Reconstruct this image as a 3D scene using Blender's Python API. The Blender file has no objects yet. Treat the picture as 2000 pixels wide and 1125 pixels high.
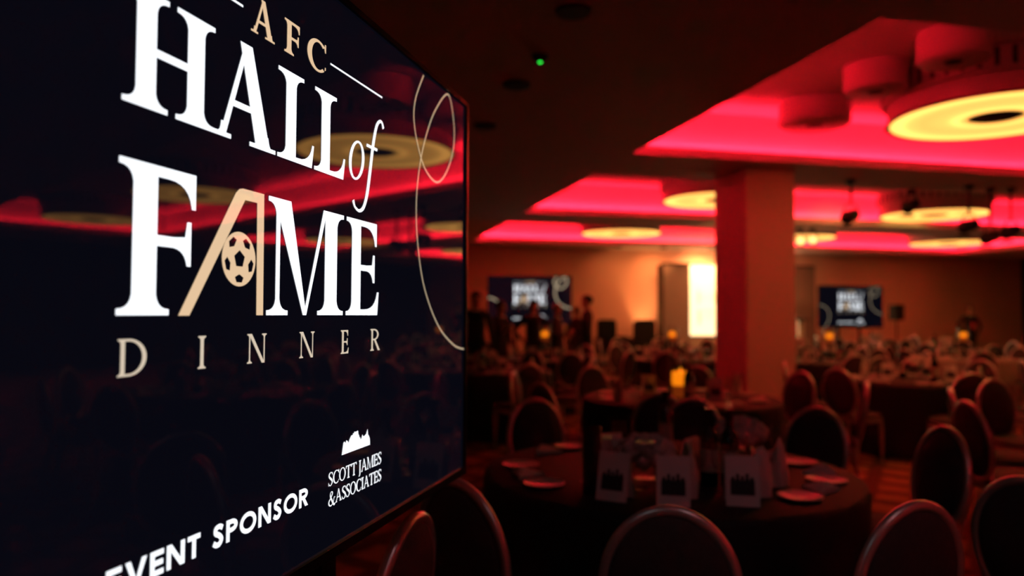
import bpy, bmesh, math, random
from mathutils import Vector, Matrix
random.seed(7)
SC = bpy.context.scene
COL = SC.collection
PI = math.pi

# ------------------------------------------------------------------ camera
F_PX, PITCH, ROLL, YAW = 1452.9, 0.03489, 0.0049, 0.22573   # focal length in px of a 2000 px wide frame
CAM_H = 1.45
def lv(x, y, z):                      # level camera frame -> room frame (Y = depth of the hall, X = across)
    c, s = math.cos(YAW), math.sin(YAW)
    return Vector((x*c + y*s, -x*s + y*c, z))
_r = Vector((1, 0, 0)); _f = Vector((0, math.cos(PITCH), math.sin(PITCH))); _u = Vector((0, -math.sin(PITCH), math.cos(PITCH)))
_r, _u = math.cos(ROLL)*_r + math.sin(ROLL)*_u, -math.sin(ROLL)*_r + math.cos(ROLL)*_u
CR, CU, CF = lv(*_r), lv(*_u), lv(*_f)
cam_d = bpy.data.cameras.new('camera'); cam = bpy.data.objects.new('camera', cam_d); COL.objects.link(cam)
cam.matrix_world = Matrix(((CR.x, CU.x, -CF.x, 0), (CR.y, CU.y, -CF.y, 0), (CR.z, CU.z, -CF.z, CAM_H), (0, 0, 0, 1)))
cam_d.sensor_width = 36; cam_d.lens = F_PX*36/2000; cam_d.clip_start = .05; cam_d.clip_end = 100
cam_d.dof.use_dof = True; cam_d.dof.focus_distance = 1.2; cam_d.dof.aperture_fstop = 2.15
SC.camera = cam
def U(px, py, z):                     # pixel -> point at height z (things that stand on a known level)
    d = CR*((px-1000)/F_PX) + CU*((562.5-py)/F_PX) + CF
    t = (z-CAM_H)/d.z
    return Vector((d.x*t, d.y*t, z))
def UY(px, py, Y):
    d = CR*((px-1000)/F_PX) + CU*((562.5-py)/F_PX) + CF
    t = Y/d.y
    return Vector((d.x*t, Y, CAM_H + d.z*t))

# ------------------------------------------------------------------ world, exposure
w = bpy.data.worlds.new('hall_world'); SC.world = w; w.use_nodes = True
w.node_tree.nodes['Background'].inputs[0].default_value = (0, 0, 0, 1)
SC.view_settings.view_transform = 'Standard'; SC.view_settings.look = 'None'
SC.view_settings.exposure = 0.0; SC.view_settings.gamma = 1; SC.view_settings.use_curve_mapping = False
try:
    SC.cycles.use_denoising = True; SC.cycles.caustics_reflective = False; SC.cycles.caustics_refractive = False
    SC.cycles.sample_clamp_indirect = 14.0; SC.cycles.max_bounces = 8
except Exception: pass

# brightness of the hall's own lamps
RED = (1.0, 0.009, 0.028); RED_STRENGTH = 155.0
RING = (1.0, 0.455, 0.092); RING_STRENGTH = 2.35
WARM = (1.0, 0.42, 0.13)

# ------------------------------------------------------------------ materials
def pm(name, col, rough=.5, metal=0, emit=None, estr=0, trans=0, ior=1.45, var=0, vscale=20, spec=.5, bump=0, coat=0):
    m = bpy.data.materials.new(name); m.use_nodes = True
    nt = m.node_tree; b = nt.nodes['Principled BSDF']
    b.inputs['Base Color'].default_value = (*col, 1); b.inputs['Roughness'].default_value = rough
    b.inputs['Metallic'].default_value = metal; b.inputs['IOR'].default_value = ior
    b.inputs['Transmission Weight'].default_value = trans; b.inputs['Specular IOR Level'].default_value = spec
    b.inputs['Coat Weight'].default_value = coat
    if emit:
        b.inputs['Emission Color'].default_value = (*emit, 1); b.inputs['Emission Strength'].default_value = estr
    if var or bump:
        tc = nt.nodes.new('ShaderNodeTexCoord'); n = nt.nodes.new('ShaderNodeTexNoise'); n.inputs['Scale'].default_value = vscale
        n.inputs['Detail'].default_value = 4
        nt.links.new(tc.outputs['Object'], n.inputs['Vector'])
        if var:
            r = nt.nodes.new('ShaderNodeMapRange'); r.inputs[3].default_value = 1-var; r.inputs[4].default_value = 1+var
            nt.links.new(n.outputs['Fac'], r.inputs[0])
            mx = nt.nodes.new('ShaderNodeVectorMath'); mx.operation = 'SCALE'; mx.inputs[0].default_value = col
            nt.links.new(r.outputs[0], mx.inputs['Scale']); nt.links.new(mx.outputs[0], b.inputs['Base Color'])
        if bump:
            bp = nt.nodes.new('ShaderNodeBump'); bp.inputs['Strength'].default_value = bump; bp.inputs['Distance'].default_value = .004
            nt.links.new(n.outputs['Fac'], bp.inputs['Height']); nt.links.new(bp.outputs[0], b.inputs['Normal'])
    return m

M = {}
M['ceil'] = pm('ceiling_paint', (.62, .58, .55), .8, var=.05, vscale=3)
M['coffer'] = pm('coffer_paint', (.78, .76, .74), .75, var=.03, vscale=4)
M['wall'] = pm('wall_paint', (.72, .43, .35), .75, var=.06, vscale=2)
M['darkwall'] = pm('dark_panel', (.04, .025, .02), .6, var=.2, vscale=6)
M['pillar'] = pm('pillar_paint', (.72, .44, .44), .6, var=.04, vscale=3)
M['skirting'] = pm('skirting_wood', (.10, .05, .03), .4, var=.2, vscale=9)
M['black'] = pm('black_plastic', (.008, .008, .009), .35, var=.1, vscale=30)
M['blackmetal'] = pm('black_metal', (.012, .012, .013), .4, .6, var=.1, vscale=30)
M['bezel'] = pm('bezel_black', (.01, .01, .011), .25, .3, var=.1, vscale=40)
M['screen'] = pm('display_glass', (.0015, .0015, .003), .02, 0, (.32, .34, .78), .0065, ior=1.46, var=.05, vscale=2)
M['lit_white'] = pm('display_white', (.002, .002, .002), .02, 0, (.90, .94, 1.0), 1.35, ior=1.46)
M['lit_gold'] = pm('display_gold', (.002, .002, .002), .02, 0, (.86, .60, .37), .92, ior=1.46)
M['lit_cream'] = pm('display_cream', (.002, .002, .002), .02, 0, (.84, .70, .54), .80, ior=1.46)
M['lit_thin'] = pm('display_swirl', (.002, .002, .002), .02, 0, (.80, .62, .40), .62, ior=1.46)
M['fabric'] = pm('chair_fabric', (.055, .042, .042), .8, var=.25, vscale=60, bump=.3)
M['rim'] = pm('chair_silver', (.66, .62, .63), .32, .7, var=.1, vscale=25)
M['cloth'] = pm('black_linen', (.007, .006, .007), .7, var=.25, vscale=40, bump=.2)
M['palecloth'] = pm('ivory_linen', (.45, .38, .34), .8, var=.1, vscale=40, bump=.2)
M['china'] = pm('white_china', (.62, .58, .58), .22, var=.03, vscale=20)
M['linen'] = pm('white_linen', (.66, .60, .60), .8, var=.08, vscale=50, bump=.3)
M['card'] = pm('white_card', (.70, .66, .68), .55, var=.03, vscale=20)
M['print'] = pm('dark_print', (.02, .022, .03), .4, var=.5, vscale=45)
def thin_glass(name, tint, rough=.02):
    m = bpy.data.materials.new(name); m.use_nodes = True; nt = m.node_tree; nt.nodes.remove(nt.nodes['Principled BSDF'])
    tr = nt.nodes.new('ShaderNodeBsdfTransparent'); tr.inputs[0].default_value = (*tint, 1); gl = nt.nodes.new('ShaderNodeBsdfGlossy'); gl.inputs['Roughness'].default_value = rough
    lw = nt.nodes.new('ShaderNodeLayerWeight'); lw.inputs['Blend'].default_value = .5; pw = nt.nodes.new('ShaderNodeMath'); pw.operation = 'POWER'; pw.inputs[1].default_value = 4
    fr = nt.nodes.new('ShaderNodeMath'); fr.operation = 'MULTIPLY_ADD'; fr.inputs[1].default_value = .85; fr.inputs[2].default_value = .045; nt.links.new(lw.outputs['Facing'], pw.inputs[0]); nt.links.new(pw.outputs[0], fr.inputs[0]); mx = nt.nodes.new('ShaderNodeMixShader')
    nt.links.new(fr.outputs[0], mx.inputs[0]); nt.links.new(tr.outputs[0], mx.inputs[1]); nt.links.new(gl.outputs[0], mx.inputs[2]); nt.links.new(mx.outputs[0], nt.nodes['Material Output'].inputs[0]); return m
M['glass'] = thin_glass('clear_glass', (.96, .96, .96))
M['smokeglass'] = thin_glass('smoked_glass', (.42, .36, .38))
M['bottle'] = pm('bottle_glass', (.006, .010, .006), .08, var=.1, vscale=10, coat=.3)
M['label'] = pm('bottle_label', (.55, .50, .44), .6, var=.1, vscale=60)
M['foil'] = pm('bottle_foil', (.10, .02, .02), .3, .6, var=.1, vscale=30)
M['petal'] = pm('white_petal', (.62, .50, .52), .7, var=.15, vscale=30)
M['leaf'] = pm('dark_leaf', (.02, .05, .02), .5, var=.3, vscale=20)
M['wax_lit'] = pm('glowing_wax', (.8, .45, .12), .6, 0, (1.0, .235, .004), 1.15, var=.05)
M['wax'] = pm('candle_wax', (.75, .38, .16), .6, 0, (1.0, .13, .01), .16, var=.05)
M['flame'] = pm('flame', (1, .5, .1), .5, 0, (1.0, .30, .01), 1.5)
M['panelgrey'] = pm('stage_panel_grey', (.22, .17, .16), .7, var=.08, vscale=5)
M['stage'] = pm('stage_carpet', (.16, .10, .08), .9, var=.2, vscale=30)
M['panelglow'] = pm('panel_glow_face', (.8, .75, .6), .6, 0, (1.0, .80, .42), 1.7, var=.03)  # emission stands in for spotlights on the panel's front
M['glowprint'] = pm('panel_glow_print', (.6, .5, .3), .6, 0, (1.0, .74, .30), 1.1)
M['leather'] = pm('black_leather', (.006, .005, .005), .75, var=.2, vscale=40, bump=.3)
M['white'] = pm('white_lacquer', (.75, .70, .66), .35, var=.03, vscale=10)
M['suit'] = pm('black_suit', (.010, .009, .011), .8, var=.2, vscale=40)
M['suit2'] = pm('charcoal_suit', (.018, .014, .015), .8, var=.2, vscale=40)
M['dress'] = pm('burgundy_dress', (.035, .008, .010), .7, var=.2, vscale=40)
M['shirt'] = pm('white_shirt', (.55, .50, .50), .8, var=.05, vscale=40)
M['skin'] = pm('skin', (.36, .20, .14), .55, var=.08, vscale=30)
M['hair'] = pm('dark_hair', (.015, .010, .008), .5, var=.3, vscale=60)
M['fairhair'] = pm('fair_hair', (.20, .11, .05), .5, var=.3, vscale=60)
M['eye'] = pm('eye', (.05, .04, .04), .2, var=.1)
M['led'] = pm('cove_led', (.8, .2, .2), .5, 0, RED, RED_STRENGTH)
M['green'] = pm('green_led', (.0, .3, .05), .4, 0, (.008, .36, .022), 6.0)
M['vent'] = pm('dark_vent', (.012, .01, .01), .6, var=.1)
M['grille'] = pm('pale_trim', (.70, .62, .52), .5, var=.05)
M['ringbody'] = pm('ring_body', (.55, .50, .50), .55, var=.03, vscale=8)
M['hub'] = pm('ring_hub', (.06, .03, .03), .6, var=.1)
M['lens'] = pm('lamp_lens', (.8, .6, .4), .2, 0, WARM, 3.0)
M['badge'] = pm('red_badge', (.55, .06, .07), .6, var=.1)

# glowing ring diffuser: brighter at its rim and at its hub, as the lamp itself is
def ring_mat():
    m = bpy.data.materials.new('ring_diffuser'); m.use_nodes = True; nt = m.node_tree; b = nt.nodes['Principled BSDF']
    b.inputs['Base Color'].default_value = (.7, .6, .4, 1); b.inputs['Roughness'].default_value = .6
    tc = nt.nodes.new('ShaderNodeTexCoord'); sp = nt.nodes.new('ShaderNodeVectorMath'); sp.operation = 'MULTIPLY'; sp.inputs[1].default_value = (1, 1, 0)
    ln = nt.nodes.new('ShaderNodeVectorMath'); ln.operation = 'LENGTH'
    nt.links.new(tc.outputs['Object'], sp.inputs[0]); nt.links.new(sp.outputs[0], ln.inputs[0])
    cr = nt.nodes.new('ShaderNodeValToRGB'); e = cr.color_ramp.elements
    e[0].position = .20; e[0].color = (.55, .55, .55, 1); e[1].position = .92; e[1].color = (.95, .95, .95, 1)
    for p, v in ((.27, .62), (.33, 1.15), (.42, .72), (.62, .62), (.74, .75), (.82, 1.12), (.88, 1.0)):
        q = cr.color_ramp.elements.new(p); q.color = (v, v, v, 1)
    mu = nt.nodes.new('ShaderNodeMath'); mu.operation = 'MULTIPLY'; mu.inputs[1].default_value = RING_STRENGTH
    nt.links.new(ln.outputs['Value'], cr.inputs[0]); nt.links.new(cr.outputs[0], mu.inputs[0]); nt.links.new(mu.outputs[0], b.inputs['Emission Strength'])
    b.inputs['Emission Color'].default_value = (*RING, 1)
    return m
M['ring'] = ring_mat()

# patterned banquet carpet: rust ground, darker trellis of diamonds with small motifs
def carpet_mat():
    m = bpy.data.materials.new('trellis_carpet'); m.use_nodes = True; nt = m.node_tree; b = nt.nodes['Principled BSDF']
    b.inputs['Roughness'].default_value = .95; b.inputs['Specular IOR Level'].default_value = .1
    tc = nt.nodes.new('ShaderNodeTexCoord')
    def wave(rot, sc):
        mp = nt.nodes.new('ShaderNodeMapping'); mp.inputs['Rotation'].default_value = (0, 0, rot); nt.links.new(tc.outputs['Object'], mp.inputs[0])
        wv = nt.nodes.new('ShaderNodeTexWave'); wv.inputs['Scale'].default_value = sc; wv.inputs['Distortion'].default_value = .6
        wv.inputs['Detail Scale'].default_value = 2; nt.links.new(mp.outputs[0], wv.inputs['Vector'])
        r = nt.nodes.new('ShaderNodeMapRange'); r.inputs[1].default_value = .62; r.inputs[2].default_value = .85; nt.links.new(wv.outputs['Fac'], r.inputs[0]); return r
    a, c = wave(.75, .85), wave(-.75, .85)
    mx = nt.nodes.new('ShaderNodeMath'); mx.operation = 'MAXIMUM'; nt.links.new(a.outputs[0], mx.inputs[0]); nt.links.new(c.outputs[0], mx.inputs[1])
    no = nt.nodes.new('ShaderNodeTexNoise'); no.inputs['Scale'].default_value = 9; nt.links.new(tc.outputs['Object'], no.inputs['Vector'])
    mi = nt.nodes.new('ShaderNodeMix'); mi.data_type = 'RGBA'; mi.inputs['A'].default_value = (.46, .19, .095, 1); mi.inputs['B'].default_value = (.17, .065, .04, 1)
    nt.links.new(mx.outputs[0], mi.inputs['Factor'])
    mi2 = nt.nodes.new('ShaderNodeMix'); mi2.data_type = 'RGBA'; mi2.blend_type = 'MULTIPLY'; mi2.inputs['Factor'].default_value = .6
    nt.links.new(mi.outputs['Result'], mi2.inputs['A']); nt.links.new(no.outputs['Fac'], mi2.inputs['B'])
    nt.links.new(mi2.outputs['Result'], b.inputs['Base Color'])
    return m
M['carpet'] = carpet_mat()

# ------------------------------------------------------------------ mesh helpers
class MB:
    def __init__(s): s.v = []; s.f = []; s.sm = []
    def add(s, vs, fs, smooth=False):
        o = len(s.v); s.v += [tuple(p) for p in vs]; s.f += [[i+o for i in f] for f in fs]; s.sm += [smooth]*len(fs); return s
    def box(s, x0, x1, y0, y1, z0, z1):
        return s.add([(x0, y0, z0), (x1, y0, z0), (x1, y1, z0), (x0, y1, z0), (x0, y0, z1), (x1, y0, z1), (x1, y1, z1), (x0, y1, z1)],
                     [(3, 2, 1, 0), (4, 5, 6, 7), (0, 1, 5, 4), (1, 2, 6, 5), (2, 3, 7, 6), (3, 0, 4, 7)])
    def lathe(s, prof, n=20, c=(0, 0, 0), smooth=True):
        vs = []; fs = []
        for r, z in prof:
            for k in range(n):
                a = 2*PI*k/n; vs.append((c[0]+r*math.cos(a), c[1]+r*math.sin(a), c[2]+z))
        for i in range(len(prof)-1):
            for k in range(n):
                fs.append((i*n+k, i*n+(k+1) % n, (i+1)*n+(k+1) % n, (i+1)*n+k))
        if prof[0][0] > 1e-6: fs.append(tuple(reversed(range(n))))
        if prof[-1][0] > 1e-6: fs.append(tuple(range((len(prof)-1)*n, len(prof)*n)))
        return s.add(vs, fs, smooth)
    def tube(s, pts, rad, n=8, closed=False, smooth=True):
        pts = [Vector(p) for p in pts]; N = len(pts); rs = rad if isinstance(rad, (list, tuple)) else [rad]*N
        vs = []; fs = []; prev = None
        for i, p in enumerate(pts):
            a = pts[(i-1) % N] if closed or i > 0 else p; b = pts[(i+1) % N] if closed or i < N-1 else p
            t = (b-a).normalized()
            ref = prev if prev is not None else (Vector((0, 0, 1)) if abs(t.z) < .9 else Vector((1, 0, 0)))
            x = (ref - t*ref.dot(t)).normalized(); y = t.cross(x); prev = x
            for k in range(n):
                q = p + (x*math.cos(2*PI*k/n) + y*math.sin(2*PI*k/n))*rs[i]; vs.append(q)
        for i in range(N if closed else N-1):
            j = (i+1) % N
            for k in range(n): fs.append((i*n+k, i*n+(k+1) % n, j*n+(k+1) % n, j*n+k))
        if not closed: fs.append(tuple(reversed(range(n)))); fs.append(tuple(range((N-1)*n, N*n)))
        return s.add(vs, fs, smooth)
    def blob(s, c, r, nu=12, nv=8, smooth=True, fn=None):
        vs = []; fs = []
        for j in range(nv+1):
            th = PI*j/nv
            for k in range(nu):
                a = 2*PI*k/nu; d = (math.sin(th)*math.cos(a), math.sin(th)*math.sin(a), -math.cos(th))
                m = fn(d) if fn else 1
                vs.append((c[0]+r[0]*d[0]*m, c[1]+r[1]*d[1]*m, c[2]+r[2]*d[2]*m))
        for j in range(nv):
            for k in range(nu): fs.append((j*nu+k, j*nu+(k+1) % nu, (j+1)*nu+(k+1) % nu, (j+1)*nu+k))
        return s.add(vs, fs, smooth)
    def mesh(s, name, mat, bevel=0):
        me = bpy.data.meshes.new(name); me.from_pydata(s.v, [], s.f)
        for p, q in zip(me.polygons, s.sm): p.use_smooth = q
        bm = bmesh.new(); bm.from_mesh(me)
        bmesh.ops.remove_doubles(bm, verts=bm.verts, dist=1e-6)
        bmesh.ops.recalc_face_normals(bm, faces=bm.faces)
        for e in bm.edges:
            if len(e.link_faces) == 2 and e.calc_face_angle(0) > .95: e.smooth = False
        if bevel: bmesh.ops.bevel(bm, geom=bm.edges[:], offset=bevel, segments=2, affect='EDGES', clamp_overlap=True)
        bm.to_mesh(me); bm.free()
        me.materials.append(M[mat] if isinstance(mat, str) else mat); return me
    def build(s, name, mat, parent=None, bevel=0): return link(name, s.mesh(name, mat, bevel), parent)
def link(name, me, parent=None, loc=None):
    o = bpy.data.objects.new(name, me); COL.objects.link(o)
    if parent: o.parent = parent
    if loc is not None: o.location = loc
    return o
def thing(name, label, cat, loc=(0, 0, 0), rz=0, group=None):
    o = link(name, None); o.location = loc; o.rotation_euler = (0, 0, rz); return tag(o, label, cat, group)
def tag(o, label, cat, group=None):
    o['label'] = label; o['category'] = cat
    if group: o['group'] = group
    return o
def struct(o): o['kind'] = 'structure'; return o
def dup(root, loc, rz=0, label=None, group=None, cat=None):
    def cp(o, par):
        c = o.copy(); COL.objects.link(c)
        if par: c.parent = par
        for ch in o.children: cp(ch, c)
        return c
    r = cp(root, None); r.location = loc; r.rotation_euler = (0, 0, rz)
    if label: r['label'] = label
    if group: r['group'] = group
    return r
def frame_obj(o, origin, ex, ey, ez):
    o.matrix_world = Matrix(((ex[0], ey[0], ez[0], origin[0]), (ex[1], ey[1], ez[1], origin[1]), (ex[2], ey[2], ez[2], origin[2]), (0, 0, 0, 1)))

# ------------------------------------------------------------------ the hall
XL, XR, YN, YF, ZC = -3.6, 20.9, -6.0, 19.25, 3.25
struct(MB().box(XL-.2, XR+.2, YN-.2, YF+.2, -.1, 0).build('floor', 'carpet'))
struct(MB().box(XL-.2, XL, YN-.2, YF+.2, 0, 4.1).build('wall_left', 'wall'))
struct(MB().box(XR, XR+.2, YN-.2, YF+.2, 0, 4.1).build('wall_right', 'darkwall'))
struct(MB().box(XL, XR, YF, YF+.2, 0, 4.1).build('wall_back', 'wall'))
struct(MB().box(XL, XR, YN-.2, YN, 0, 4.1).build('wall_front', 'wall'))
struct(MB().box(XL, XR, YF-.02, YF, 0, .12).build('baseboard_back', 'skirting'))
struct(MB().box(XL, XL+.02, YN, YF, 0, .12).build('baseboard_left', 'skirting'))
# dropped soffit with openings for the coffers
CX0, CX1 = 3.15, 17.40
COFF = [(-4.7, -0.9), (3.82, 7.75), (9.05, 12.80), (14.15, 18.05)]  # first coffer unseen, added behind the camera for its red light
LIP = .085
s = MB(); s.box(XL, CX0, YN, YF, ZC, ZC+LIP); s.box(CX1, XR, YN, YF, ZC, ZC+LIP)
ys = [YN] + [y for c in COFF for y in c] + [YF]
for i in range(0, len(ys), 2): s.box(CX0, CX1, ys[i], ys[i+1], ZC, ZC+LIP)
struct(s.build('ceiling', 'ceil'))
SET, ZT = .30, 3.86
for i, (y0, y1) in enumerate(COFF):
    a, b, c, d = CX0-SET, CX1+SET, y0-SET, y1+SET
    s = MB(); t = .03; zb = ZC+LIP
    s.box(a-t, a, c-t, d+t, zb, ZT); s.box(b, b+t, c-t, d+t, zb, ZT); s.box(a, b, c-t, c, zb, ZT); s.box(a, b, d, d+t, zb, ZT)
    s.box(a-t, b+t, c-t, d+t, ZT, ZT+t)
    co = struct(s.build('ceiling_coffer', 'coffer'))
    MB().box(CX0+.45, CX1-.45, y0+.12, y1-.35, ZT-.07, ZT).build('dropped_raft', 'coffer', co)
    for (x0, x1, yy0, yy1) in ((CX0-.14, CX1+.14, d-.07, d-.045), (a+.045, a+.07, y0, y1), (b-.07, b-.045, y0, y1)):
        MB().box(x0, x1, yy0, yy1, zb, zb+.012).build('light_strip', 'led', co)
    for (x0, x1, yy0, yy1) in ((CX0-.14, CX1+.14, d-.155, d-.145), (a+.145, a+.155, y0, y1), (b-.155, b-.145, y0, y1)):
        MB().box(x0, x1, yy0, yy1, zb, zb+.055).build('cove_upstand', 'coffer', co)

# ring lamps hung in the coffers
def make_ring():
    t = thing('ring_lamp', 'x', 'lamp')
    MB().lathe([(.93, .03), (.93, .20), (.98, .20), (.98, .42), (.25, .43)], 64).build('drum', 'ringbody', t)
    MB().lathe([(.93, .03), (.96, .0), (.945, -.004), (.915, .002), (.915, .03)], 64).build('rim', 'ringbody', t)
    prof = [(.235, .012), (.30, .006), (.40, .010), (.60, .012), (.80, .008), (.915, .004)]
    MB().lathe(prof + [(.915, .02), (.235, .02)], 64).build('diffuser', 'ring', t)
    MB().lathe([(0, .0), (.20, .0), (.235, .012), (.235, .03), (0, .03)], 32).build('hub', 'hub', t)
    vb = MB().box(.968, .984, -.018, .018, .235, .395).mesh('vent_slot', 'vent')
    for k in range(48):
        o = link('vent_slot', vb, t); o.rotation_euler = (0, 0, 2*PI*k/48)
    return t
RZ = 3.36
rings = [(6.13, 5.89, 'large yellow ring lamp with vent slots beside the three ceiling drums'), (10.98, 5.85, 'yellow ring lamp along the coffer from the three drums'),
         (6.16, 11.3, 'yellow ring lamp half hidden by the square pillar'), (10.98, 11.95, 'yellow ring lamp in the middle coffer behind the hanging stage lamps'),
         (6.45, 16.55, 'yellow ring lamp in the coffer over the stage armchairs'), (11.0, 16.4, 'yellow ring lamp above the bright stage backdrop'),
         (15.6, 16.5, 'yellow ring lamp in the coffer above the television beside the loudspeaker'), (15.8, 5.85, 'yellow ring lamp by the end of the drum coffer'),
         (15.8, 11.9, 'yellow ring lamp by the end of the middle coffer')]
r0 = make_ring()
for i, (x, y, l) in enumerate(rings):
    o = r0 if i == 0 else dup(r0, (0, 0, 0))
    o.location = (x, y, RZ); o['label'] = l; o['group'] = 'ring lamps in the ceiling coffers'
# ceiling drums beside the first ring
for (x, y, r, l) in ((5.02, 7.12, .37, 'wide red-lit drum speaker hung near the bright cove'), (4.82, 5.92, .275, 'small red-lit drum speaker between two others'), (4.86, 5.06, .27, 'red-lit drum speaker above the vent slots of the ring lamp')):
    t = thing('ceiling_drum', l, 'ceiling speaker', (x, y, 3.53), 0, 'drums under the coffer')
    MB().lathe([(r*.93, .0), (r, .02), (r, .25), (r*.6, .26)], 40).build('drum_body', 'ringbody', t)
    MB().lathe([(0, -.004), (r*.25, -.004), (r*.27, .004), (r*.27, .02), (0, .02)], 24).build('grille', 'vent', t)
    MB().lathe([(.05, .26), (.05, .33)], 12).build('hanger', 'ringbody', t)
# recessed downlights and a detector in the soffit
def downlight(x, y, l):
    t = thing('downlight', l, 'downlight', (x, y, ZC), 0, 'unlit downlights in the soffit')
    MB().lathe([(.075, -.02), (.10, -.02), (.11, 0), (.075, 0)], 28).build('bezel_ring', 'vent', t)
    MB().lathe([(0, -.018), (.075, -.012), (.075, 0), (0, 0)], 28).build('reflector', 'vent', t)
for y in (2.75, 4.16, 5.62, 6.93, 8.5, 9.9, 11.3, 12.8): downlight(1.32, y, 'dark recessed downlight in the row along the soffit')
t = thing('smoke_detector', 'ceiling detector with a glowing green light between dark downlights', 'detector', (1.33, 4.95, ZC))
MB().lathe([(.0, -.045), (.03, -.045), (.045, -.02), (.055, -.018), (.055, 0)], 28).build('housing', 'vent', t)
MB().lathe([(0, -.055), (.009, -.053), (.014, -.045), (0, -.045)], 12).build('indicator_light', 'green', t)
for (x, y, l) in ((4.9, 8.55, 'pale slatted strip for the warm light streak on the soffit before the pillar'), (7.6, 13.5, 'pale slatted strip for the warm light streak on the soffit nearer the stage')):  # pale strips added where stage light streaks the soffit
    t = thing('soffit_light_streak', l, 'slatted strip', (x, y, ZC)); MB().box(-.7, .7, -.07, .07, -.012, 0).build('frame', 'grille', t)
    sm = MB().box(-.66, .66, -.006, .006, -.02, -.012).mesh('slat', 'grille')
    for k in range(5): link('slat', sm, t, (0, -.044+.022*k, 0))

# pillar
p = struct(MB().box(4.77, 5.44, 8.12, 8.90, 0, ZC).build('pillar', 'pillar', bevel=.012))
MB().box(4.75, 5.46, 8.10, 8.92, 0, .12).build('skirting', 'skirting', p)

# ------------------------------------------------------------------ lettering (flat polygons in slide metres; slide 1.653 x 0.930)
SW, SH = 1.653, .930
def qb(p0, p1, p2, n=5): return [((1-t)**2*p0[0]+2*t*(1-t)*p1[0]+t*t*p2[0], (1-t)**2*p0[1]+2*t*(1-t)*p1[1]+t*t*p2[1]) for t in [i/n for i in range(n+1)]]
def stem(xl, xr, y0, y1, e=(1, 1, 1, 1), ext=.02, th=.006, br=.016):
    bl, brr, tr, tl = [k*ext for k in e]; P = []
    P += [(xl-bl, y0), (xr+brr, y0)]
    if brr: P += qb((xr+brr, y0+th), (xr+ext*.12, y0+th), (xr, y0+th+br))
    if tr: P += qb((xr, y1-th-br), (xr+ext*.12, y1-th), (xr+tr, y1-th))
    P += [(xr+tr, y1), (xl-tl, y1)]
    if tl: P += qb((xl-tl, y1-th), (xl-ext*.12, y1-th), (xl, y1-th-br))
    if bl: P += qb((xl, y0+th+br), (xl-ext*.12, y0+th), (xl-bl, y0+th))
    return P
def para(a0, a1, ya, b0, b1, yb): return [(a0, ya), (a1, ya), (b1, yb), (b0, yb)]
def ring_arc(cx, cy, ro, ri, a0, a1, dx=0, n=28, sl=0):
    out = []
    for i in range(n):
        q = []
        for (a, r, d) in ((a0+(a1-a0)*i/n, ro, 0), (a0+(a1-a0)*(i+1)/n, ro, 0), (a0+(a1-a0)*(i+1)/n, ri, dx), (a0+(a1-a0)*i/n, ri, dx)):
            y = r[1]*math.sin(a); q.append((cx+d+r[0]*math.cos(a)+sl*y, cy+y))
        out.append(q)
    return out
def catmull(pts, n=8):
    P = [pts[0]]+list(pts)+[pts[-1]]; out = []
    for i in range(1, len(P)-2):
        for k in range(n):
            t = k/n; a, b, c, d = P[i-1], P[i], P[i+1], P[i+2]
            out.append(tuple(.5*((2*b[j])+(-a[j]+c[j])*t+(2*a[j]-5*b[j]+4*c[j]-d[j])*t*t+(-a[j]+3*b[j]-3*c[j]+d[j])*t**3) for j in range(len(b))))
    out.append(tuple(pts[-1])); return out
def ribbon(pts, n=8, w=None):             # pts (x, y, width) or (x, y) with constant w
    pts = [p if len(p) == 3 else (p[0], p[1], w) for p in pts]; C = catmull(pts, n); out = []; side = []
    for i, p in enumerate(C):
        a = C[max(i-1, 0)]; b = C[min(i+1, len(C)-1)]; dx, dy = b[0]-a[0], b[1]-a[1]; l = math.hypot(dx, dy) or 1
        nx, ny = -dy/l*p[2]/2, dx/l*p[2]/2; side.append(((p[0]+nx, p[1]+ny), (p[0]-nx, p[1]-ny)))
    for i in range(len(side)-1): out.append([side[i][0], side[i+1][0], side[i+1][1], side[i][1]])
    return out
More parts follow.
